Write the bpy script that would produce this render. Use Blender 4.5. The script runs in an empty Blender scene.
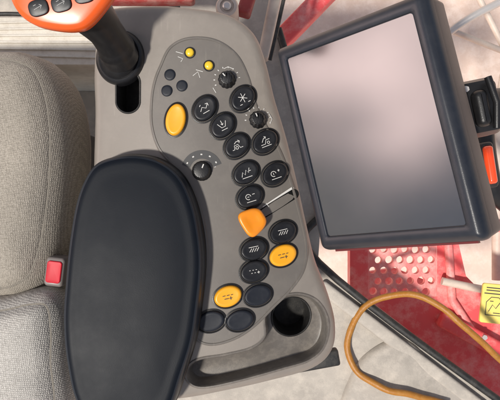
import bpy, bmesh, math, random
from mathutils import Vector, Matrix, noise as mnoise
random.seed(4)
PI=math.pi
SC=bpy.context.scene; COL=SC.collection
H=0.62
def P(px,py,z):
    s=(H-z)/H*0.001
    return Vector(((px-250)*s,(200-py)*s,z))
def F(x,y):
    dx=x+0.06; z=-(dx*dx)/0.7
    dy=min(0,y+.09); z-=dy*dy/.6
    return z
def CP(px,py):
    z=0
    for i in range(5):
        p=P(px,py,z); z=F(p.x,p.y)
    return Vector((p.x,p.y))
def spline(pts,n=6,closed=True):
    pts=[Vector(p) for p in pts]; out=[]; N=len(pts)
    rng=range(N) if closed else range(N-1)
    for i in rng:
        if closed: a,b,c,d=pts[i-1],pts[i],pts[(i+1)%N],pts[(i+2)%N]
        else: a,b,c,d=pts[max(i-1,0)],pts[i],pts[i+1],pts[min(i+2,N-1)]
        for k in range(n):
            t=k/n
            out.append(0.5*((2*b)+(c-a)*t+(2*a-5*b+4*c-d)*t*t+(3*b-a-3*c+d)*t**3))
    if not closed: out.append(pts[-1])
    return out
def area(p): return sum(p[i-1].x*p[i].y-p[i].x*p[i-1].y for i in range(len(p)))/2
def off(p,d):
    if d==0: return [Vector(v) for v in p]
    sg=1 if area(p)>0 else -1; N=len(p); o=[]
    for i in range(N):
        t=(p[(i+1)%N]-p[i-1])
        if t.length<1e-9: o.append(Vector(p[i])); continue
        t.normalize(); o.append(p[i]+Vector((-t.y,t.x))*d*sg)
    return o
def ring(bm,p,h,M=None):
    vs=[]
    for v in p:
        q=Vector((v.x,v.y,h))
        if M: q=M@q
        vs.append(bm.verts.new(q))
    return vs
def skin(bm,r1,r2):
    N=len(r1)
    for i in range(N): bm.faces.new((r1[i],r1[(i+1)%N],r2[(i+1)%N],r2[i]))
def loop_edges(bm,r):
    return [bm.edges.get((r[i],r[(i+1)%len(r)])) or bm.edges.new((r[i],r[(i+1)%len(r)])) for i in range(len(r))]
def loft(bm,p,prof,cap=True,base=False,M=None,holes=None,cuts=None,scale=None):
    rs=[ring(bm,off(p,d),h,M) for d,h in prof]
    if scale:
        q=off(p,prof[-1][0]); c=sum(q,Vector((0,0)))/len(q)
        for f,h in scale: rs.append(ring(bm,[c+(v-c)*f for v in q],h,M))
    for a,b in zip(rs,rs[1:]): skin(bm,a,b)
    if base: bm.faces.new(rs[0])
    if cap:
        if holes is None and cuts is None: bm.faces.new(rs[-1])
        else:
            e=loop_edges(bm,rs[-1])
            for hp in (holes or []): e+=loop_edges(bm,ring(bm,hp,prof[-1][1],M))
            bmesh.ops.triangle_fill(bm,use_beauty=True,edges=e)
    if cuts:
        for ax in (0,1):
            lo=min(v.co[ax] for v in bm.verts); hi=max(v.co[ax] for v in bm.verts); c=lo+cuts
            while c<hi:
                no=[0,0,0]; no[ax]=1; co=[0,0,0]; co[ax]=c
                bmesh.ops.bisect_plane(bm,geom=bm.verts[:]+bm.edges[:]+bm.faces[:],plane_co=co,plane_no=no,dist=1e-6)
                c+=cuts
    return rs
def tube(bm,pts,r,seg=12,cap=True):
    pts=[Vector(p) for p in pts]; prev=None; up=None
    for i,p in enumerate(pts):
        t=(pts[min(i+1,len(pts)-1)]-pts[max(i-1,0)]).normalized()
        if up is None: up=t.orthogonal().normalized()
        up=(up-t*up.dot(t)).normalized(); w=t.cross(up)
        rr=r[i] if isinstance(r,(list,tuple)) else r
        vs=[bm.verts.new(p+(up*math.cos(2*PI*k/seg)+w*math.sin(2*PI*k/seg))*rr) for k in range(seg)]
        if prev: skin(bm,prev,vs)
        elif cap: bm.faces.new(vs)
        prev=vs
    if cap: bm.faces.new(prev)
def box(bm,c,s,rot=None,bev=0.0):
    t=bmesh.new(); bmesh.ops.create_cube(t,size=1)
    for v in t.verts: v.co=Vector((v.co.x*s[0],v.co.y*s[1],v.co.z*s[2]))
    if bev: bmesh.ops.bevel(t,geom=t.edges[:],offset=bev,segments=3,affect='EDGES',profile=.5)
    M=Matrix.Translation(Vector(c))@((rot or Matrix()).to_4x4())
    mp={v:bm.verts.new(M@v.co) for v in t.verts}
    for f in t.faces: bm.faces.new([mp[v] for v in f.verts])
    t.free()
def obj(name,bm,mat,parent=None,deform=False,sharp=38):
    if deform:
        for v in bm.verts: v.co.z+=F(v.co.x,v.co.y)
    bmesh.ops.recalc_face_normals(bm,faces=bm.faces[:])
    a=parent; L=Vector((0,0,0))
    while a: L+=a.location; a=a.parent
    for v in bm.verts: v.co-=L
    me=bpy.data.meshes.new(name); bm.to_mesh(me); bm.free()
    me.polygons.foreach_set('use_smooth',[True]*len(me.polygons))
    me.set_sharp_from_angle(angle=math.radians(sharp))
    me.materials.append(mat)
    o=bpy.data.objects.new(name,me); COL.objects.link(o)
    if parent: o.parent=parent
    return o
def tag(o,label,cat,group=None,kind=None):
    o['label']=label; o['category']=cat
    if group: o['group']=group
    if kind: o['kind']=kind
    return o
def thing(name,loc,label,cat,group=None):
    o=bpy.data.objects.new(name,None); COL.objects.link(o); o.location=loc; o.empty_display_size=.02
    return tag(o,label,cat,group)
def ell(px,py,a,b,rot=0,n=40,flute=0,nf=12):
    c=CP(px,py); s=(H-F(c.x,c.y))/H*.001; r=math.radians(rot); o=[]
    for k in range(n):
        t=2*PI*k/n; m=1+flute*math.cos(nf*t)
        x,y=a*s*m*math.cos(t),b*s*m*math.sin(t)
        o.append(c+Vector((x*math.cos(r)-y*math.sin(r),x*math.sin(r)+y*math.cos(r))))
    return o
def ribbon(bm,pl,w,z,closed=False):
    N=len(pl); L=[];R=[]
    for i in range(N):
        a=pl[i-1] if (i>0 or closed) else pl[i]; b=pl[(i+1)%N] if (i<N-1 or closed) else pl[i]
        t=(b-a)
        t=t.normalized() if t.length>1e-9 else Vector((1,0))
        ww=w[i] if isinstance(w,(list,tuple)) else w
        n=Vector((-t.y,t.x))*ww/2
        L.append(bm.verts.new((*(pl[i]+n),z))); R.append(bm.verts.new((*(pl[i]-n),z)))
    for i in range(N if closed else N-1):
        j=(i+1)%N; bm.faces.new((L[i],L[j],R[j],R[i]))
def rrect(w,h,r,n=6):
    o=[]
    for cx,cy,a0 in ((w/2-r,h/2-r,0),(-w/2+r,h/2-r,PI/2),(-w/2+r,-h/2+r,PI),(w/2-r,-h/2+r,1.5*PI)):
        for k in range(n+1):
            t=a0+PI/2*k/n; o.append(Vector((cx+r*math.cos(t),cy+r*math.sin(t))))
    return o
def loft_rr(bm,w,h,r,prof,cap=True,base=False,M=None):
    rs=[ring(bm,rrect(w-2*d,h-2*d,max(r-d,.0022)),z,M) for d,z in prof]
    for a,b in zip(rs,rs[1:]): skin(bm,a,b)
    if base: bm.faces.new(rs[0])
    if cap: bm.faces.new(rs[-1])
def sel(a,b,e,n=56):
    o=[]
    for k in range(n):
        t=2*PI*k/n; c_,s_=math.cos(t),math.sin(t)
        o.append(Vector((a*math.copysign(abs(c_)**e,c_),b*math.copysign(abs(s_)**e,s_))))
    return o
# ---------------------------------------------------------------- materials
def mat(name,col,rough=.5,grain=0,gstr=.2,dust=0,dustcol=(.45,.42,.38),spec=.5,metal=0,coat=0,var=.08,vscale=18,rvar=.1,scratch=0):
    m=bpy.data.materials.new(name); m.use_nodes=True; nt=m.node_tree; N=nt.nodes; Lk=nt.links
    b=N['Principled BSDF']; b.inputs['Roughness'].default_value=rough; b.inputs['Metallic'].default_value=metal
    b.inputs['Specular IOR Level'].default_value=spec; b.inputs['Coat Weight'].default_value=coat
    tc=N.new('ShaderNodeTexCoord')
    n1=N.new('ShaderNodeTexNoise'); n1.inputs['Scale'].default_value=vscale; n1.inputs['Detail'].default_value=6; n1.inputs['Roughness'].default_value=.65
    Lk.new(tc.outputs['Object'],n1.inputs['Vector'])
    mx=N.new('ShaderNodeMix'); mx.data_type='RGBA'
    mx.inputs[6].default_value=(*[c*(1-var) for c in col],1); mx.inputs[7].default_value=(*[min(1,c*(1+var)) for c in col],1)
    Lk.new(n1.outputs['Fac'],mx.inputs[0]); out=mx.outputs[2]
    if dust:
        n2=N.new('ShaderNodeTexNoise'); n2.inputs['Scale'].default_value=vscale*3.1; n2.inputs['Detail'].default_value=9; n2.inputs['Roughness'].default_value=.75
        Lk.new(tc.outputs['Object'],n2.inputs['Vector'])
        rp=N.new('ShaderNodeMapRange'); rp.inputs[1].default_value=.45; rp.inputs[2].default_value=.8; rp.inputs[4].default_value=dust
        Lk.new(n2.outputs['Fac'],rp.inputs[0])
        m2=N.new('ShaderNodeMix'); m2.data_type='RGBA'; Lk.new(rp.outputs[0],m2.inputs[0]); Lk.new(out,m2.inputs[6]); m2.inputs[7].default_value=(*dustcol,1)
        out=m2.outputs[2]
    if scratch:
        # fine specks and hairline wear
        n3=N.new('ShaderNodeTexNoise'); n3.inputs['Scale'].default_value=260; n3.inputs['Detail'].default_value=2
        mp=N.new('ShaderNodeMapping'); mp.inputs['Scale'].default_value=(1,.12,1); mp.inputs['Rotation'].default_value=(0,0,.6)
        Lk.new(tc.outputs['Object'],mp.inputs[0]); Lk.new(mp.outputs[0],n3.inputs['Vector'])
        r3=N.new('ShaderNodeMapRange'); r3.inputs[1].default_value=.66; r3.inputs[2].default_value=.76; r3.inputs[4].default_value=scratch
        Lk.new(n3.outputs['Fac'],r3.inputs[0])
        m3=N.new('ShaderNodeMix'); m3.data_type='RGBA'; Lk.new(r3.outputs[0],m3.inputs[0]); Lk.new(out,m3.inputs[6]); m3.inputs[7].default_value=(*dustcol,1); out=m3.outputs[2]
    Lk.new(out,b.inputs['Base Color'])
    rr=N.new('ShaderNodeMapRange'); rr.inputs[3].default_value=max(.02,rough-rvar); rr.inputs[4].default_value=min(1,rough+rvar)
    Lk.new(n1.outputs['Fac'],rr.inputs[0]); Lk.new(rr.outputs[0],b.inputs['Roughness'])
    if grain:
        g=N.new('ShaderNodeTexNoise'); g.inputs['Scale'].default_value=grain; g.inputs['Detail'].default_value=3
        Lk.new(tc.outputs['Object'],g.inputs['Vector'])
        bp=N.new('ShaderNodeBump'); bp.inputs['Strength'].default_value=gstr; bp.inputs['Distance'].default_value=.0008
        Lk.new(g.outputs['Fac'],bp.inputs['Height']); Lk.new(bp.outputs['Normal'],b.inputs['Normal'])
    return m
def fabric(name,c1,c2,k=1.0):
    m=mat(name,c1,.95,spec=.12,var=.18,vscale=9,dust=.25,dustcol=tuple(min(1,c*1.12) for c in c1)); nt=m.node_tree; N=nt.nodes; Lk=nt.links; b=N['Principled BSDF']
    tc=N.new('ShaderNodeTexCoord'); mp=N.new('ShaderNodeMapping'); mp.inputs['Rotation'].default_value=(0,0,.12)
    Lk.new(tc.outputs['Object'],mp.inputs['Vector'])
    ws=[]
    for d,sc in (('X',205*k),('Y',175*k)):
        w=N.new('ShaderNodeTexWave'); w.bands_direction=d; w.inputs['Scale'].default_value=sc; w.inputs['Distortion'].default_value=4; w.inputs['Detail'].default_value=3; w.inputs['Detail Scale'].default_value=1.6
        Lk.new(mp.outputs[0],w.inputs['Vector']); ws.append(w)
    mu=N.new('ShaderNodeMath'); mu.operation='MULTIPLY'; Lk.new(ws[0].outputs['Fac'],mu.inputs[0]); Lk.new(ws[1].outputs['Fac'],mu.inputs[1])
    no=N.new('ShaderNodeTexNoise'); no.inputs['Scale'].default_value=420; no.inputs['Detail'].default_value=4; Lk.new(mp.outputs[0],no.inputs['Vector'])
    ad=N.new('ShaderNodeMath'); ad.operation='MULTIPLY_ADD'; ad.inputs[1].default_value=1.3; Lk.new(no.outputs['Fac'],ad.inputs[0]); Lk.new(mu.outputs[0],ad.inputs[2])
    prev=b.inputs['Base Color'].links[0].from_socket
    mr=N.new('ShaderNodeMapRange'); mr.inputs[1].default_value=.45; mr.inputs[2].default_value=1.3; mr.inputs[3].default_value=.8; mr.inputs[4].default_value=0; Lk.new(ad.outputs[0],mr.inputs[0])
    mx=N.new('ShaderNodeMix'); mx.data_type='RGBA'; Lk.new(mr.outputs[0],mx.inputs[0]); Lk.new(prev,mx.inputs[6]); mx.inputs[7].default_value=(*c2,1)
    Lk.new(mx.outputs[2],b.inputs['Base Color'])
    bp=N.new('ShaderNodeBump'); bp.inputs['Strength'].default_value=.55; bp.inputs['Distance'].default_value=.0009
    Lk.new(ad.outputs[0],bp.inputs['Height']); Lk.new(bp.outputs['Normal'],b.inputs['Normal'])
    b.inputs['Sheen Weight'].default_value=.12
    return m
GREY=mat('console_grey_plastic',(.222,.197,.171),.42,1500,.1,.25,(.36,.325,.28),var=.08,vscale=11,scratch=.2)
PLATE=mat('panel_grey_plastic',(.136,.123,.109),.4,1700,.08,.25,(.26,.235,.2),var=.08,vscale=11,scratch=.25)
PADM=mat('pad_black_vinyl',(.0042,.0062,.0102),.46,1500,.07,.02,(.07,.08,.09),spec=.13)
PADS=mat('pad_side_slate',(.012,.017,.025),.38,1700,.1,.04,(.1,.1,.1),spec=.3)
BLACK=mat('button_black_rubber',(.0075,.0082,.0105),.4,0,0,.14,(.09,.085,.08),vscale=40,spec=.36)
PLAIN=mat('blank_button_navy',(.0085,.0108,.017),.5,0,0,.12,(.1,.1,.1),vscale=40,spec=.3)
SHAFT=mat('black_moulded_plastic',(.009,.009,.010),.38,1500,.15,.1,(.1,.095,.09),spec=.4)
DARK=mat('dark_well_plastic',(.012,.0115,.011),.6,900,.2,.4,(.11,.1,.085),vscale=40)
SLOTM=mat('slot_black',(.006,.006,.006),.7,spec=.1)
TRAY=mat('tray_grey_plastic',(.12,.107,.094),.48,1400,.15,.6,(.3,.265,.22),vscale=22,var=.15)
ORANGE=mat('amber_button_plastic',(.8,.36,.014),.36,0,0,.25,(.45,.22,.04),vscale=30)
SLID=mat('slider_orange_plastic',(.78,.25,.010),.34,0,0,.3,(.42,.17,.05),vscale=40)
CAPO=mat('orange_cap_plastic',(.74,.10,.010),.3,0,0,.12,(.45,.18,.06))
YEL=mat('yellow_lamp_plastic',(.75,.5,.03),.3)
WHITE=mat('white_print',(.56,.55,.52),.6)
FAINT=mat('faint_print',(.3,.3,.29),.6)
INK=mat('dark_print',(.05,.05,.05),.6)
MON=mat('monitor_casing',(.012,.015,.022),.34,1700,.1,.08,(.15,.15,.15))
SCR=mat('display_glass',(.018,.021,.026),.17,0,0,.25,(.07,.066,.064),spec=1,coat=1,rvar=.06,vscale=7)
SCR.node_tree.nodes['Principled BSDF'].inputs['Coat Roughness'].default_value=.12
MAROON=mat('maroon_reflection',(.11,.012,.012),.35)  # colour of red mirrored along the monitor's lower edge
RED=mat('red_paint',(.76,.085,.09),.5,30,.15,.95,(.86,.5,.45),coat=.05,var=.3,vscale=6)
OLDRED=mat('dull_red_paint',(.36,.05,.045),.6,60,.2,.8,(.5,.36,.31),var=.25,vscale=14)
PINK=mat('dusty_red_paint',(.8,.21,.2),.55,0,0,.9,(.86,.58,.52),var=.15)
FLOOR=mat('cab_floor_vinyl',(.38,.345,.3),.7,500,.35,.85,(.6,.54,.46),var=.4,vscale=13)
MAT=mat('pale_mat_rubber',(.64,.6,.53),.8,400,.4,.8,(.42,.36,.29),vscale=20,var=.2)
GASK=mat('black_rubber_seal',(.013,.013,.013),.55,500,.2,.35,(.17,.15,.12))
STEEL=mat('galvanised_steel',(.6,.57,.54),.4,0,0,.3,(.4,.35,.3),metal=.5)
CREAM=mat('cream_paint',(.62,.53,.45),.5,0,0,.6,(.42,.31,.25))
SAND=mat('sandy_ground',(.66,.5,.41),.95,30,.9,.8,(.86,.74,.66),var=.35,vscale=5)
HOSE=mat('ochre_hose_rubber',(.36,.145,.016),.5,260,.6,.6,(.45,.26,.08),var=.35,vscale=40)
FAB=fabric('seat_fabric_beige',(.47,.425,.36),(.18,.16,.13))
FAB2=fabric('backrest_fabric_grey',(.58,.555,.51),(.25,.235,.21),.9)
PIPE=mat('seam_thread',(.22,.2,.17),.9,600,.4)
STICK=mat('yellow_sticker_vinyl',(.85,.68,.16),.4,0,0,.3,(.7,.6,.4))
BUCK=mat('buckle_grey_plastic',(.2,.175,.165),.4)
BRED=mat('buckle_red_plastic',(.55,.012,.028),.5,spec=.3)
LAMP=mat('orange_red_lens',(.8,.07,.015),.2,coat=.5)
# ---------------------------------------------------------------- console
con=thing('armrest_console',(-.05,0,-.15),'grey moulded armrest console with oval buttons beside the fabric seat','control console')
body=[(106,6),(150,2),(195,5),(230,12),(254,30),(266,58),(275,95),(287,135),(298,180),(308,225),(317,262),(330,296),(337,325),(334,352),(314,371),(270,384),(225,394),(180,402),(130,404),(92,385),(77,330),(80,260),(89,200),(91,150),(92,110),(91,75),(93,40),(97,18)]
body=[CP(*p) for p in spline(body,6)]
trough=spline([(186,371),(197,360),(225,355),(252,348),(265,336),(265,316),(276,300),(298,294),(318,302),(328,323),(324,346),(309,360),(280,369),(240,380),(205,387),(190,383)],6)
trough=[CP(*p) for p in trough]
slot=[]
for k in range(40):
    t=2*PI*k/40; slot.append(CP(128+11.5*math.cos(t),92-(11.5*math.sin(t)+(9 if math.sin(t)>=0 else -9))))
bm=bmesh.new()
loft(bm,body,[(-.004,-.15),(-.002,-.05),(0,-.02),(.0006,-.013),(.002,-.007),(.0045,-.0025),(.0075,-.0006),(.0105,0)],holes=[trough,slot],cuts=.009)
obj('body',bm,GREY,con,True)
cup=ell(293,321,20.5,20.5,0,44)
bm=bmesh.new()
loft(bm,trough,[(-.002,.0002),(-.001,.0009),(.0004,.0006),(.0014,-.0015),(.0022,-.007),(.0032,-.018),(.0048,-.0225),(.007,-.024)],holes=[cup])
obj('storage_tray',bm,TRAY,con,True)
bm=bmesh.new()
loft(bm,cup,[(-.0012,-.0238),(-.0004,-.0230),(.0006,-.0238),(.001,-.028),(.002,-.06),(.004,-.066)])
obj('cup_holder',bm,DARK,con,True)
bm=bmesh.new()
loft(bm,slot,[(-.0016,.0002),(-.001,.001),(0,.0008),(.0008,-.002),(.001,-.045)])
obj('lever_slot',bm,DARK,con,True)
plate=spline([(160,66),(170,47),(189,38),(215,40),(236,54),(248,76),(256,104),(267,127),(280,150),(291,180),(300,212),(307,245),(304,270),(291,290),(273,308),(255,326),(235,339),(212,345),(196,339),(192,320),(199,295),(206,262),(205,235),(199,208),(188,185),(172,165),(158,148),(151,125),(151,100),(154,82)],6)
plate=[CP(*p) for p in plate]
bm=bmesh.new()
loft(bm,plate,[(-.0012,-.002),(-.0008,.0008),(.0002,.0016),(.0016,.0016),(.0022,.0008),(.0026,.0008)],cuts=.009)
obj('control_panel',bm,PLATE,con,True)
def circ_(cx,cy,r,n=12): return [(cx+r*math.cos(2*PI*k/n),cy+r*math.sin(2*PI*k/n)) for k in range(n+1)]
ICON={
'flow':[[(-.8,-.2),(-.3,.3),(.2,-.1),(.75,.5)],[(.35,.55),(.75,.5),(.72,.1)],[(-.6,-.65),(.5,-.65)],[(-.6,.55),(-.35,.75)]],
'fan':[[(0,-.7),(0,.8)],[(-.6,-.3),(.6,.45)],[(-.6,.45),(.6,-.3)],[(-.9,-.85),(-.5,-.85)],[(.5,-.85),(.9,-.85)]],
'hopper':[[(-.7,.5),(-.3,-.3),(.3,-.3),(.7,.5)],[(0,.8),(0,.05)],[(-.2,.3),(0,.05),(.2,.3)],[(-.5,-.7),(.5,-.7)]],
'spark':[[(-.9,-.5),(-.55,-.5),(-.4,.1),(.2,.1),(.4,-.5),(.85,-.5)],circ_(-.1,-.35,.22,8),[(-.3,.35),(.1,.6),(.6,.5)],[(.4,.75),(.65,.5),(.45,.25)]],
'swap':[[(-.8,-.4),(-.1,-.4),(.2,.2),(.8,.2)],[(-.5,.0),(-.1,.5),(.3,.65)],[(.05,.8),(.32,.66),(.15,.4)],circ_(.45,-.3,.2,8),[(-.8,-.75),(.8,-.75)]],
'auger':[[(-.8,-.5),(-.5,.2),(-.2,-.3),(.1,.4),(.4,-.1),(.7,.6)],[(-.8,-.75),(.8,-.75)],[(.55,.15),(.85,.15)]],
'reel':[circ_(-.25,.05,.42,10)[:-2],[(.5,.35),(.85,.35)],[(.67,.55),(.67,.15)],[(-.8,-.75),(.8,-.75)],[(-.25,.2),(-.25,-.1)]],
'cog':[circ_(-.25,.05,.42,10)[:-2],[(.45,.3),(.85,.3)],[(-.7,-.75),(.8,-.75)],[(-.4,.05),(-.1,.05)]],
'belt':[[(-.75,.4),(.75,.4)],[(-.75,-.3),(-.3,.2)],[(-.4,-.35),(.05,.2)],[(0,-.35),(.45,.2)],[(.4,-.35),(.8,.2)]],
'dash':[[(-.8,.2),(-.35,.2)],[(-.15,.2),(.3,.2)],[(.5,.2),(.85,.2)],[(-.6,-.3),(.1,-.3)],[(.4,-.55),(.4,-.05)],[(.2,-.3),(.65,-.3)]],
'dots':[[(-.7,.25),(-.5,.25)],[(-.2,.25),(0,.25)],[(.3,.25),(.5,.25)],[(-.45,-.2),(-.25,-.2)],[(.05,-.2),(.25,-.2)],[(.5,-.2),(.9,-.2)],[(.7,.0),(.7,-.4)]],
}
def button(px,py,a,b,rot,m,icon=None,name='button',inkm=WHITE,label=None,h=1.0):
    e=ell(px,py,a,b,rot)
    bm=bmesh.new(); loft(bm,e,[(0,.0005),(0,.0026*h),(.0005,.0040*h),(.0014,.0050*h),(.0026,.0053*h),(.0038,.0051*h)],scale=[(.6,.0048*h),(.25,.0046*h)])
    o=obj(name,bm,m,con,True)
    if label: o['label']=label
    bm=bmesh.new(); loft(bm,e,[(-.0022,.0006),(-.0020,.0016),(-.0009,.0018),(-.0004,.0009)],cap=False)
    obj('bezel',bm,SHAFT,o,True)
    if icon:
        bm=bmesh.new(); c=CP(px,py); r=math.radians(rot*.55)
        for i,pl in enumerate(ICON[icon]):
            pp=[c+Matrix.Rotation(r,2)@Vector(q)*.0064 for q in pl]
            ribbon(bm,pp,.00058,.0055*h+i*.00002)
        obj('icon',bm,inkm,o,True)
    return o
for px,py,rot,ic in [(205,109,55,'flow'),(243,99,52,'fan'),(223,126,50,'hopper'),(237,146,45,'spark'),(265,142,42,'swap'),(246,173,36,'auger'),(275,174,34,'reel'),(250,197,30,'cog'),(283,232,22,'belt'),(254,249,22,'belt'),(254,271,18,'dots')]:
    button(px,py,13.8,10.6,rot+random.uniform(-2,2),BLACK,ic)
for px,py,rot in [(258,295,15),(211,321,15),(240,320,15)]:
    button(px,py,14,10.4,rot,PLAIN,None,'blank_button',h=.75)
button(176,120,16,10,80,ORANGE,None,'amber_button',label='tall amber button')
button(283,255,14,10.4,22,ORANGE,'dash','amber_button',INK)
button(228,296,14,10.4,20,ORANGE,'dash','amber_button',INK)
for px,py in [(170,75),(182,86),(167,91)]:
    e=ell(px,py,5.4,5.4)
    bm=bmesh.new(); loft(bm,e,[(-.0004,.0005),(-.0002,.0016),(.0006,.0022),(.002,.0023)]); obj('round_blank',bm,PLAIN,con,True)
for px,py in [(190,53),(209,66)]:
    e=ell(px,py,4.2,4.2)
    bm=bmesh.new(); loft(bm,e,[(0,.0005),(0,.003),(.0006,.0042),(.002,.005)]); o=obj('indicator_lamp',bm,YEL,con,True)
    bm=bmesh.new(); loft(bm,e,[(-.0016,.0006),(-.0014,.0018),(-.0006,.0018),(-.0004,.0009)],cap=False); obj('bezel',bm,SHAFT,o,True)
def knob(px,py,r,h,ang,arc,fl=.045,nf=12):
    e=ell(px,py,r,r,0,72,fl,nf)
    bm=bmesh.new(); loft(bm,e,[(-.0012,.0005),(-.001,.002),(0,.003),(.0008,h*.8),(.0016,h),(.003,h+.0004)]); o=obj('rotary_knob',bm,SHAFT,con,True)
    c=CP(px,py); d=Vector((math.cos(ang),math.sin(ang)))
    bm=bmesh.new(); ribbon(bm,[c+d*r*.0003,c+d*r*.00076],.0011,h+.0008); obj('pointer',bm,WHITE,o,True)
    bm=bmesh.new(); a0,a1,n=arc; R=r*.001+.0042
    for k in range(n):
        a=a0+(a1-a0)*k/(n-1); q=Vector((math.cos(a),math.sin(a)))
        ribbon(bm,[c+q*R,c+q*(R+.0016)],.0006+.0005*k/n,.00115)
    obj('dial_marking',bm,WHITE,con,True)
knob(227,80,7.6,.011,2.3,(.2,3.6,9))
knob(258,120,7.6,.011,2.0,(-.2,3.2,9))
knob(202,171,8.8,.011,1.2,(.3,2.8,3),.012,18)
bm=bmesh.new(); c=CP(202,171)
arcp=[c+Vector((math.cos(a),math.sin(a)))*.0165 for a in [0.35+2.5*k/24 for k in range(25)]]
ribbon(bm,arcp,.0085,.0012); sc=obj('dial_scale',bm,INK,con,True)
bm=bmesh.new()
for k in range(5):
    a=.55+2.1*k/4; q=Vector((math.cos(a),math.sin(a))); t=Vector((-q.y,q.x))
    ribbon(bm,[c+q*.0165-t*.0009,c+q*.0165+t*.0009],.0013,.0015)
obj('scale_mark',bm,WHITE,sc,True)
for pts in [[(176,52),(183,54)],[(178,57),(183,59),(181,62)],[(196,70),(203,72)],[(193,76),(198,72),(200,78)],[(213,88),(216,93)],[(233,69),(228,67),(224,69)],[(246,112),(249,108)],[(269,114),(272,119),(270,124)],[(266,203),(269,207)]]:
    bm=bmesh.new(); ribbon(bm,[CP(*p) for p in pts],.0006,.00125); obj('printed_symbol',bm,WHITE,con,True)
# slider
bm=bmesh.new()
a=CP(259,216); b=CP(294,194); d=(b-a).normalized(); n=Vector((-d.y,d.x))
def stad(a,b,r,nn=12):
    o=[]; d=(b-a).normalized(); th=math.atan2(d.y,d.x)
    for k in range(nn+1): t=th-PI/2+PI*k/nn; o.append(b+Vector((math.cos(t),math.sin(t)))*r)
    for k in range(nn+1): t=th+PI/2+PI*k/nn; o.append(a+Vector((math.cos(t),math.sin(t)))*r)
    return o
loft(bm,stad(a,b,.0046),[(-.0006,.0005),(-.0004,.0013),(0,.0013),(.0006,.0011),(.0008,.001)])
sl=obj('slider_track',bm,SLOTM,con,True)
bm=bmesh.new(); ribbon(bm,[a+n*.0058+d*.008,a.lerp(b,.5)+n*.0061,b+n*.0062+d*.003],[.0008,.0013,.0024],.0015)
obj('travel_mark',bm,WHITE,sl,True)
c=CP(254,220); ang=math.atan2(d.y,d.x)
kb=sel(.0122,.0128,.62,48)
bm=bmesh.new(); rs=[]
for f,h,sh in [(.62,.0018,0),(.72,.006,0),(.86,.0105,-.0002),(.96,.0145,-.0006),(1,.0172,-.001),(.97,.0192,-.001),(.88,.0206,-.001),(.72,.0208,-.001),(.45,.0198,-.001),(.2,.0193,-.001)]:
    pts=[]
    for v in kb:
        tx=1-.22*(v.x/.0122)
        q=Matrix.Rotation(ang,2)@Vector((v.x*f+sh,v.y*f*tx)); pts.append(c+q)
    tilt=[bm.verts.new((p.x,p.y,h-(.12*((p-c).dot(d)) if h>.012 else 0))) for p in pts]
    rs.append(tilt)
for p_,q_ in zip(rs,rs[1:]): skin(bm,p_,q_)
bm.faces.new(rs[0]); bm.faces.new(rs[-1])
obj('slider_knob',bm,SLID,con,True,sharp=60)
# arm pad
pad=spline([(114,156),(138,154),(162,160),(182,176),(195,203),(202,236),(204,266),(201,300),(195,340),(184,375),(172,408),(150,428),(105,428),(78,405),(67,365),(63,322),(65,282),(69,242),(75,206),(83,182),(95,164)],6)
padw=[P(p[0],p[1],.022).to_2d() for p in pad]
bm=bmesh.new()
loft(bm,padw,[(.0046,.0284),(.0062,.0292),(.0082,.0297),(.0105,.02985)],scale=[(.95,.0297),(.88,.0300),(.75,.0307),(.6,.0312),(.4,.0316),(.15,.0318)])
pd=obj('arm_pad',bm,PADM,con)
bm=bmesh.new(); loft(bm,padw,[(.004,-.055),(.001,-.02),(0,.012),(.0006,.020),(.0018,.0250),(.0032,.0274),(.0046,.0284),(.0052,.0278)],cap=False); obj('pad_side',bm,PADS,pd)
bm=bmesh.new(); loft(bm,padw,[(.001,.0005),(-.0012,.0035),(-.0012,.0055),(.0005,.008)],cap=False); obj('pad_base_rim',bm,SHAFT,pd)
bm=bmesh.new(); box(bm,P(316,360,-.12),(.055,.02,.015),Matrix.Rotation(.18,3,'Z'),.003); obj('support_bracket',bm,GASK,con)
# joystick
bm=bmesh.new()
e=ell(120,58,25,27,0,48)
loft(bm,e,[(-.001,-.004),(0,.003),(.0015,.006),(.004,.0075),(.0055,.007),(.007,.010),(.010,.013),(.0115,.012),(.0125,.017),(.016,.021),(.018,.020)])
obj('joystick_boot',bm,SHAFT,con,True)
p0=P(121,58,.010); p1=P(78,0,.085)
bm=bmesh.new(); pts=[];rs=[]
for k in range(17):
    t=k/16; q=p0.lerp(p1,t); q.x+=.004*math.sin(t*PI); pts.append(q); rs.append(.0175-.0012*math.sin(t*PI)+.012*max(0,t-.5)+(.0014 if .18<t<.24 else 0))
tube(bm,pts,rs,24)
js=obj('joystick',bm,SHAFT,con)
az=Vector((-.05,-.16,.98)).normalized(); axx=Vector((1,.08,.06)); axx=(axx-az*axx.dot(az)).normalized(); ayy=az.cross(axx); hc=P(66,-6,.1)
M=Matrix(((axx.x,ayy.x,az.x,hc.x),(axx.y,ayy.y,az.y,hc.y),(axx.z,ayy.z,az.z,hc.z),(0,0,0,1)))
hd=spline([(-.0455,.004),(-.0405,-.0125),(-.028,-.0235),(-.010,-.0295),(.006,-.0315),(.018,-.0285),(.033,-.0155),(.0455,-.001),(.0475,.010),(.040,.022),(.018,.03),(-.018,.03),(-.038,.022)],5)
bm=bmesh.new(); loft(bm,hd,[(.018,-.026),(.011,-.021),(.004,-.014),(.0015,-.008),(.0015,-.004)],M=M,base=True); obj('grip_head',bm,SHAFT,js)
bm=bmesh.new(); loft(bm,hd,[(.001,-.0042),(-.0004,-.002),(0,.004),(.0010,.0075),(.0028,.0098),(.0055,.0106)],scale=[(.8,.0112),(.5,.0117),(.2,.0118)],M=M,base=True); obj('cap',bm,CAPO,js)
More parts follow.
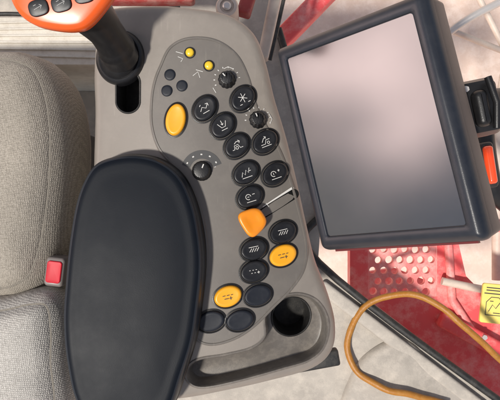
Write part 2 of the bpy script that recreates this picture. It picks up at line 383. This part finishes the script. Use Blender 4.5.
for (x,y,rz) in [(-.0205,-.0110,.15),(-.0010,-.0095,.15),(.0185,-.0045,.1),(-.014,.008,.2),(.006,.010,.1)]:
    M2=M@Matrix.Translation((x,y,.0106))@Matrix.Rotation(rz,4,'Z')
    bm=bmesh.new(); loft(bm,sel(.0086,.0068,.7,32),[(0,0),(0,.0018),(.0006,.0026),(.0018,.0029)],M=M2); obj('cap_button',bm,BLACK,js)
    bm=bmesh.new()
    for i,pl in enumerate(([Vector((-.0036,-.001)),Vector((.0036,.001))],[Vector((.0016,.0022)),Vector((.0036,.001)),Vector((.002,-.0012))],[Vector((-.0034,.0021)),Vector((-.001,.0026))])):
        ribbon(bm,pl,.0005,.0032+i*.00004)
    for q in bm.verts: q.co=M2@q.co
    obj('cap_symbol',bm,FAINT,js)
# ---------------------------------------------------------------- seat
seat=thing('driver_seat',(-.35,-.05,-.35),'beige grey woven fabric driver seat left of the armrest console','seat')
def wrinkle(bm,amp):
    for v in bm.verts:
        if v.co.z>-.05:
            v.co.z+=amp*mnoise.noise(Vector((v.co.x*14,v.co.y*14,.3)))+amp*.4*mnoise.noise(Vector((v.co.x*40,v.co.y*34,1.3)))
cu=spline([(-260,60),(-120,52),(0,50),(31,53),(54,65),(68,92),(75,130),(75,172),(71,212),(64,248),(53,278),(34,294),(0,301),(-120,304),(-260,300),(-300,180)],10)
cw=[P(p[0],p[1],-.06).to_2d() for p in cu]
bm=bmesh.new()
loft(bm,cw,[(.02,-.18),(.006,-.15),(.001,-.11),(0,-.08),(.002,-.06),(.006,-.044),(.011,-.034),(.016,-.028),(.0172,-.0295),(.0184,-.027)],scale=[(.97,-.023),(.95,-.021),(.91,-.017),(.87,-.014),(.81,-.011),(.75,-.009),(.65,-.007),(.55,-.006),(.3,-.005)])
wrinkle(bm,.0035)
sc=obj('seat_cushion',bm,FAB,seat)
bm=bmesh.new(); q=[Vector((v.x,v.y,-.0285)) for v in off(cw,.0172)]
tube(bm,q+[q[0]],.0009,8,False); wrinkle(bm,.0035); obj('seam',bm,PIPE,sc)
bk=spline([(-260,306),(-120,302),(-10,298),(28,291),(50,291),(62,303),(66,330),(66,362),(70,400),(72,450),(40,500),(-120,520),(-260,510),(-300,410)],10)
bw=[P(p[0],p[1],-.02).to_2d() for p in bk]
bm=bmesh.new()
loft(bm,bw,[(.012,-.2),(.003,-.14),(0,-.07),(.001,-.04),(.004,-.026),(.008,-.017),(.012,-.012),(.0132,-.0135),(.0144,-.011)],scale=[(.97,-.007),(.95,-.005),(.91,-.001),(.87,.001),(.81,.003),(.75,.005),(.65,.007),(.55,.008),(.3,.009)])
wrinkle(bm,.0035)
sb=obj('backrest',bm,FAB2,seat)
bm=bmesh.new(); q=[Vector((v.x,v.y,-.0125)) for v in off(bw,.0132)]; tube(bm,q+[q[0]],.0009,8,False); wrinkle(bm,.0035); obj('seam',bm,PIPE,sb)
bm=bmesh.new(); box(bm,P(40,215,-.24),(.16,.22,.1),None,.01); obj('seat_base',bm,GASK,seat)
bm=bmesh.new(); bw0=P(54,272,-.03)
M=Matrix.Translation(bw0)@Matrix.Rotation(-.12,4,'Z')
loft(bm,rrect(.02,.031,.004),[(0,-.03),(0,-.003),(.001,-.0008),(.0025,0)],M=M,base=True)
bu=obj('belt_buckle',bm,BUCK,seat); bu['label']='grey belt buckle with red release button'
bm=bmesh.new(); loft_rr(bm,.0155,.023,.003,[(0,-.001),(0,.001),(.0008,.0018),(.003,.0014)],M=M); obj('release_button',bm,BRED,bu,sharp=10)
# ---------------------------------------------------------------- monitor
cor=[(274,50,1.0),(421,-8,.8053),(484,240,.777),(320,250,.9717)]
MS=.93
C3=[Vector(((x-250)*.001*d*MS,(200-y)*.001*d*MS,H-H*d*MS)) for x,y,d in cor]
U=((C3[1]-C3[0])+(C3[2]-C3[3]))/2; V=((C3[3]-C3[0])+(C3[2]-C3[1]))/2; W_,H_=U.length*1.02,V.length*1.015
u2=U.normalized(); yv=-V.normalized(); nn=u2.cross(yv).normalized()
ctr=sum(C3,Vector())/4
MM=Matrix((( u2.x,yv.x,nn.x,ctr.x),(u2.y,yv.y,nn.y,ctr.y),(u2.z,yv.z,nn.z,ctr.z),(0,0,0,1)))
mon=thing('touchscreen_monitor',ctr-Vector((0,0,.1)),'large dark touchscreen terminal tilted towards the seat on the right','monitor')
bm=bmesh.new(); loft_rr(bm,W_,H_,.007,[(.022,-.045),(.012,-.042),(.003,-.034),(.001,-.018),(.0015,-.0135)],M=MM,base=True); obj('rear_housing',bm,MON,mon)
bm=bmesh.new(); loft_rr(bm,W_,H_,.007,[(.0012,-.0138),(0,-.0128),(0,-.008),(.0014,-.004),(.0045,-.0008),(.0062,0),(.0116,0),(.0126,-.0006),(.0132,-.0022)],cap=False,M=MM); obj('bezel',bm,MON,mon)
bm=bmesh.new(); loft_rr(bm,W_-.026,H_-.026,.003,[(-.001,-.003),(0,-.002),(.0005,-.0019)],M=MM); obj('screen',bm,SCR,mon,sharp=2)
bm=bmesh.new(); box(bm,MM@Vector((0,-H_/2-.0010,-.011)),(W_*.86,.0018,.003),MM.to_3x3()); obj('lower_red_reflection',bm,MAROON,mon)  # added strip painting the red reflection along the casing's bottom edge
ZB=.11
M=Matrix.Translation(P(483,106,ZB))@Matrix.Rotation(.2,4,'Z')
bm=bmesh.new()
loft_rr(bm,.036,.048,.008,[(.002,-.05),(0,-.03),(0,-.012),(.003,-.003),(.008,0)],M=M,base=True)
tube(bm,[P(478,108,ZB-.035),P(560,100,ZB-.085)],.016,16)
br=obj('mounting_bracket',bm,SHAFT,mon)
bm=bmesh.new(); loft_rr(bm,.012,.030,.005,[(0,-.001),(0,.005),(.002,.008),(.004,.009)],M=M@Matrix.Translation((-.003,-.002,0))); obj('clamp_block',bm,SHAFT,br)
bm=bmesh.new(); tube(bm,[M@Vector((.006,-.020,.004)),M@Vector((.009,.0,.007)),M@Vector((.007,.022,.004))],.0032,10); obj('clamp_lever',bm,SHAFT,br)
bm=bmesh.new(); q=M@Vector((-.012,.016,0)); tube(bm,[q,q+Vector((0,0,.004))],.0026,6); obj('bolt',bm,STEEL,br)
bm=bmesh.new(); tube(bm,[M@Vector((-.016,-.020,.001)),M@Vector((-.014,.020,.001))],.0014,8); obj('clamp_strip',bm,STEEL,br)
# ---------------------------------------------------------------- setting
bm=bmesh.new(); bmesh.ops.create_grid(bm,x_segments=2,y_segments=2,size=250)
for q in bm.verts: q.co.z=-2.5
o=obj('ground',bm,SAND); tag(o,'pale sandy ground outside below the cab','ground',kind='structure')
ZF=-.40
sill=[(540,430),(318,262),(322,205),(304,120),(278,30),(268,-60)]
fl=[P(x,y,ZF).to_2d() for x,y in [(-400,-25),(268,-25)]+sill[-2:-7:-1]+[(520,700),(-400,700)]]
bm=bmesh.new(); vs=[bm.verts.new((p.x,p.y,ZF)) for p in fl]; f=bm.faces.new(vs)
r=bmesh.ops.extrude_face_region(bm,geom=[f])
for q in [g for g in r['geom'] if isinstance(g,bmesh.types.BMVert)]: q.co.z-=.05
o=obj('floor',bm,FLOOR); tag(o,'worn grey cab floor beneath the console','floor',kind='structure')
sp=[P(x,y,ZF) for x,y in sill[:-1]]
t=thing('door_sill',sp[1],'black rubber door seal and grey ledge running diagonally below the monitor','door sill')
bm=bmesh.new(); tube(bm,[q+Vector((0,0,.008)) for q in spline(sp,8,False)],.0062,12); obj('rubber_seal',bm,GASK,t)
a=P(322,282,ZF); b=P(530,440,ZF)
bm=bmesh.new(); box(bm,(a+b)/2+Vector((-.004,-.004,.006)),((b-a).length,.022,.014),Matrix.Rotation(math.atan2(b.y-a.y,b.x-a.x),3,'Z'),.005); obj('ledge_strip',bm,FLOOR,t)
hp=spline([(352,372),(370,350),(396,338),(416,346),(436,370),(462,392),(490,425),(470,470),(380,470),(340,420)],6)
bm=bmesh.new()
loft(bm,[P(x,y,ZF).to_2d() for x,y in hp],[(0,ZF+.001),(.002,ZF+.006),(.006,ZF+.010),(.012,ZF+.012)],scale=[(.8,ZF+.014),(.6,ZF+.017),(.35,ZF+.019)])
o=obj('floor_cover',bm,FLOOR); tag(o,'raised moulded grey cover on the floor inside the hose loop','floor cover')
bm=bmesh.new()
ZM=-.21
m0=[P(x,y,ZM).to_2d() for x,y in [(-200,16),(100,16),(100,66),(-200,66)]]
loft(bm,m0,[(0,ZF+.001),(0,ZM-.004),(.002,ZM)])
for k in range(6):
    a=P(-40,24+k*6,ZM+.001); b=P(99,20+k*7.5,ZM+.001); m_=(a+b)/2
    box(bm,m_,((b-a).length,.003,.004),Matrix.Rotation(math.atan2(b.y-a.y,b.x-a.x),3,'Z'),.001)
o=obj('floor_mat',bm,MAT); tag(o,'dusty pale ribbed front step mat between seat and joystick','mat')
bm=bmesh.new(); tube(bm,spline([P(-60,18,-.195),P(0,14,-.195),P(50,15,-.195),P(100,13,-.195),P(180,8,-.22)],8,False),.0028,10)
o=obj('cable',bm,GASK); tag(o,'thin black cable lying behind the joystick at top left','cable')
bm=bmesh.new(); a=P(270,52,-.5); b=P(350,-30,-.5); box(bm,(a+b)/2,((b-a).length*1.3,.034,.05),Matrix.Rotation(math.atan2(b.y-a.y,b.x-a.x),3,'Z'),.006)
o=obj('red_beam',bm,RED); tag(o,'red painted beam slanting outside above the monitor corner','beam')
bm=bmesh.new(); a=P(262,60,-.33); b=P(284,-40,-.33); box(bm,(a+b)/2,(.018,(b-a).length,.03),Matrix.Rotation(-.2,3,'Z'),.006)
o=obj('window_pillar',bm,CREAM); tag(o,'pale window pillar between the console and the red beam','pillar')
bm=bmesh.new(); tube(bm,spline([P(270,60,-.3),P(277,30,-.3),P(290,-30,-.3)],6,False),.003,10)
o=obj('pillar_seal',bm,GASK); tag(o,'thin black seal beside the pale window pillar','seal')
bm=bmesh.new(); box(bm,P(150,-13,-.28),(.13,.05,.03),None,.006)
o=obj('front_crossbar',bm,OLDRED); tag(o,'dull red crossbar at the top edge behind the joystick','bar')
t=thing('round_fitting',P(227,6,-.25),'pale round fitting behind the top of the console','fitting')
c=P(227,7,-.25)
M=Matrix.Translation(c); circ=[Vector((.016*math.cos(2*PI*k/36),.016*math.sin(2*PI*k/36))) for k in range(36)]
bm=bmesh.new(); loft(bm,circ,[(0,-.05),(0,0),(.002,.004),(.006,.005),(.007,.002),(.010,.002)],M=M,base=True); obj('collar',bm,CREAM,t)
bm=bmesh.new(); loft(bm,[v*.38 for v in circ],[(0,.001),(0,.006),(.002,.008)],M=M); obj('plug',bm,STEEL,t)
bm=bmesh.new(); box(bm,P(247,3,-.3),(.02,.04,.03),Matrix.Rotation(-.3,3,'Z'),.004); o=obj('red_lug',bm,OLDRED); tag(o,'small red lug between the round fitting and pale pillar','lug')
# platform
pt=thing('access_platform',P(440,330,-.6),'dusty red access platform with round holes below the monitor','platform')
ZP=-.55
x0,y0=P(368,244,ZP).to_2d(); cell=.0200; nx,ny=6,5
x1=x0+cell*(nx+.5); y1=y0-cell*ny
bm=bmesh.new()
outer=[P(x,y,ZP).to_2d() for x,y in [(350,226),(560,226),(560,470),(350,470)]]
hole=[Vector((x0,y0)),Vector((x1,y0)),Vector((x1,y1)),Vector((x0,y1))]
gap=[P(x,y,ZP).to_2d() for x,y in [(456,232),(550,232),(550,300),(486,296),(466,276)]]
loft(bm,outer,[(0,ZP-.03),(0,ZP)],holes=[hole,gap]); obj('platform_sheet',bm,RED,pt,sharp=20)
bm=bmesh.new()
def qd(xa,ya,xb,yb): bm.faces.new([bm.verts.new((x,y,ZP-.001)) for x,y in ((xa,ya),(xb,ya),(xb,yb),(xa,yb))])
for j in range(ny):
    ox=cell*.5*(j%2)
    if j%2: qd(x0,y0-cell*j,x0+ox,y0-cell*(j+1))
    else: qd(x0+cell*nx,y0-cell*j,x1,y0-cell*(j+1))
    for i in range(nx):
        cx=x0+cell*(i+.5)+ox; cy=y0-cell*(j+.5); A=[];B=[];Cc=[]
        rr=cell*random.uniform(.33,.39); ex=random.uniform(-.0008,.0008); ey=random.uniform(-.0008,.0008)
        for k in range(24):
            t_=2*PI*k/24+PI/4; c_,s_=math.cos(t_),math.sin(t_); mm=max(abs(c_),abs(s_))
            A.append(bm.verts.new((cx+c_/mm*cell/2,cy+s_/mm*cell/2,ZP-.001)))
            B.append(bm.verts.new((cx+ex+c_*rr,cy+ey+s_*rr,ZP-.001)))
            Cc.append(bm.verts.new((cx+ex+c_*rr*.97,cy+ey+s_*rr*.97,ZP-.014)))
        skin(bm,A,B); skin(bm,B,Cc)
obj('perforated_tread',bm,PINK,pt)
bm=bmesh.new()
loft(bm,[P(x,y,ZP-.25).to_2d() for x,y in [(355,274),(395,268),(440,286),(440,330),(360,320)]],[(0,ZP-.27),(0,ZP-.25)]); obj('lower_step',bm,PINK,pt)
bm=bmesh.new(); tube(bm,[P(x,y,ZP+.02) for x,y in [(442,281),(470,287),(540,300)]],.0075,12); obj('cream_rail',bm,CREAM,pt)
bm=bmesh.new(); tube(bm,[P(x,y,ZP+.006) for x,y in [(448,240),(452,300),(474,334)]],.008,12); obj('edge_rib',bm,PINK,pt)
a=P(440,318,ZP+.012); b=P(540,372,ZP+.012)
bm=bmesh.new(); box(bm,(a+b)/2,((b-a).length,.03,.03),Matrix.Rotation(math.atan2(b.y-a.y,b.x-a.x),3,'Z'),.006); obj('folded_rib',bm,RED,pt)
for x,y in [(458,322),(484,337)]:
    bm=bmesh.new(); q=P(x,y,ZP+.027); tube(bm,[q-Vector((0,0,.02)),q+Vector((0,0,.005))],.005,6); obj('bolt',bm,STEEL,pt)
G='pale handrails outside the right window'
bm=bmesh.new(); tube(bm,spline([P(425,60,-.5),P(445,36,-.42),P(470,18,-.4),P(500,2,-.4),P(540,-20,-.4)],8,False),.0065,12)
o=obj('handrail',bm,STEEL); tag(o,'bent steel handrail outside, nearest the top right corner','handrail',G)
for (a,b,l) in [((430,22),(540,66),'straight pale handrail sloping down to the right above the clamp'),((470,-20),(530,100),'steep pale handrail running out at the right edge above the clamp')]:
    bm=bmesh.new(); tube(bm,[P(*a,-.7),P(*b,-.7)],.0065,12); o=obj('handrail',bm,CREAM); tag(o,l,'handrail',G)
bm=bmesh.new(); tube(bm,[P(515,20,-.6),P(497,120,-.6),P(497,280,-.6)],.010,12)
o=obj('rail_post',bm,CREAM); tag(o,'pale upright rail post at the right edge beyond the monitor','post')
t=thing('door_latch',P(492,165,-.2),'black curved door latch right of the monitor','latch')
bm=bmesh.new(); tube(bm,spline([P(484,130,-.2),P(487,160,-.19),P(494,190,-.2),P(510,207,-.22)],6,False),.013,14); obj('latch_arm',bm,SHAFT,t)
t=thing('marker_lamp',P(490,165,-.15),'small orange red lamp below the monitor clamp at right edge','lamp')
M=Matrix.Translation(P(489,165,-.16))@Matrix.Rotation(.15,4,'Z')
bm=bmesh.new(); loft_rr(bm,.017,.058,.005,[(0,-.02),(0,0),(.0015,.002)],M=M,base=True); obj('lamp_base',bm,GASK,t)
bm=bmesh.new(); loft_rr(bm,.012,.048,.004,[(0,.001),(0,.005),(.0015,.008),(.003,.009)],M=M); obj('lens',bm,LAMP,t)
t=thing('warning_sticker',P(492,304,-.45),'yellow warning sticker with black pictogram at the right edge','sticker')
bm=bmesh.new(); M=Matrix.Translation(P(496,304,-.45))@Matrix.Rotation(-.1,4,'Z')
loft(bm,rrect(.05,.068,.004),[(0,-.006),(0,-.001),(.001,0)],M=M,base=True); obj('yellow_panel',bm,STICK,t)
def pict(pls,w,name):
    bm=bmesh.new()
    for i,pl in enumerate(pls): ribbon(bm,[Vector(q) for q in pl],w,.0006+i*.00008)
    for q in bm.verts: q.co=M@q.co
    obj(name,bm,INK,t)
pict([[(-.019,.027),(.017,.027)],[(-.019,.0225),(.010,.0225)],[(-.022,.017),(.022,.017)]],.0016,'heading_bar')
pict([[(-.017,-.020),(-.017,.002),(-.009,.011),(.004,.011),(.012,.002),(.012,-.020),(-.017,-.020)],[(-.012,-.014),(-.006,-.002),(0,-.008),(.007,.003)],[(-.011,.004),(-.005,.004)],[(-.004,-.016),(.008,-.016)]],.0012,'pictogram')
hs=[P(x,y,z) for x,y,z in [(448,404,-.378),(422,397,-.372),(388,390,-.37),(360,375,-.385),(348,352,-.39),(351,328,-.39),(364,308,-.388),(386,297,-.38),(415,295,-.36),(440,306,-.35),(466,328,-.345),(490,350,-.35),(515,374,-.36)]]
hp=spline(hs,8,False)
hp=[q+Vector((mnoise.noise(q*28),mnoise.noise(q*28+Vector((5,5,5))),0))*.002 for q in hp]
bm=bmesh.new(); tube(bm,hp,[.0052*(1+.08*mnoise.noise(q*70)) for q in hp],14)
o=obj('hose',bm,HOSE); tag(o,'ochre rubber hose looping over the floor at bottom right','hose')
# ---------------------------------------------------------------- light, world, camera
AZ=math.radians(232); EL=math.radians(64)
w=bpy.data.worlds.new('World'); SC.world=w; w.use_nodes=True; nt=w.node_tree; N=nt.nodes; Lk=nt.links
bg=N['Background']; bg.inputs['Strength'].default_value=.09
sky=N.new('ShaderNodeTexSky'); sky.sky_type='NISHITA'; sky.sun_disc=False; sky.sun_elevation=EL; sky.sun_rotation=AZ
tc=N.new('ShaderNodeTexCoord'); no=N.new('ShaderNodeTexNoise'); no.inputs['Scale'].default_value=2.2; no.inputs['Detail'].default_value=7; no.inputs['Roughness'].default_value=.55
Lk.new(tc.outputs['Generated'],no.inputs['Vector'])
rp=N.new('ShaderNodeMapRange'); rp.inputs[1].default_value=.42; rp.inputs[2].default_value=.66; rp.inputs[4].default_value=.9; Lk.new(no.outputs['Fac'],rp.inputs[0])
mx=N.new('ShaderNodeMix'); mx.data_type='RGBA'; Lk.new(rp.outputs[0],mx.inputs[0]); Lk.new(sky.outputs[0],mx.inputs[6]); mx.inputs[7].default_value=(8.2,7.4,7.1,1)
dp=N.new('ShaderNodeVectorMath'); dp.operation='DOT_PRODUCT'; dp.inputs[1].default_value=Vector((-.965,.08,.22)).normalized()
nv=N.new('ShaderNodeVectorMath'); nv.operation='NORMALIZE'; Lk.new(tc.outputs['Generated'],nv.inputs[0]); Lk.new(nv.outputs[0],dp.inputs[0])
n4=N.new('ShaderNodeTexNoise'); n4.inputs['Scale'].default_value=11; n4.inputs['Detail'].default_value=6; Lk.new(nv.outputs[0],n4.inputs['Vector'])
ad=N.new('ShaderNodeMath'); ad.operation='MULTIPLY_ADD'; ad.inputs[1].default_value=.09; Lk.new(n4.outputs['Fac'],ad.inputs[0]); Lk.new(dp.outputs['Value'],ad.inputs[2])
r2=N.new('ShaderNodeMapRange'); r2.interpolation_type='SMOOTHSTEP'; r2.inputs[1].default_value=1.012; r2.inputs[2].default_value=1.058; Lk.new(ad.outputs[0],r2.inputs[0])
m2=N.new('ShaderNodeMix'); m2.data_type='RGBA'; Lk.new(r2.outputs[0],m2.inputs[0]); Lk.new(mx.outputs[2],m2.inputs[6]); m2.inputs[7].default_value=(92,70,66,1)  # bright warm sky patch, added out of view to put glare on the screen
Lk.new(m2.outputs[2],bg.inputs['Color'])
sd=bpy.data.lights.new('Sun','SUN'); sd.energy=4.1; sd.angle=math.radians(4); sd.color=(1,.95,.88)
so=bpy.data.objects.new('Sun',sd); COL.objects.link(so)
dirv=Vector((math.sin(AZ)*math.cos(EL),math.cos(AZ)*math.cos(EL),math.sin(EL)))
so.rotation_euler=dirv.to_track_quat('Z','Y').to_euler(); so.location=(0,0,3)
SC.view_settings.view_transform='Standard'; SC.view_settings.look='None'; SC.view_settings.exposure=0
cd=bpy.data.cameras.new('Camera'); cd.sensor_width=36; cd.lens=36*H/.5; cd.clip_start=.01; cd.clip_end=1000
co=bpy.data.objects.new('Camera',cd); COL.objects.link(co); co.location=(0,0,H); SC.camera=co
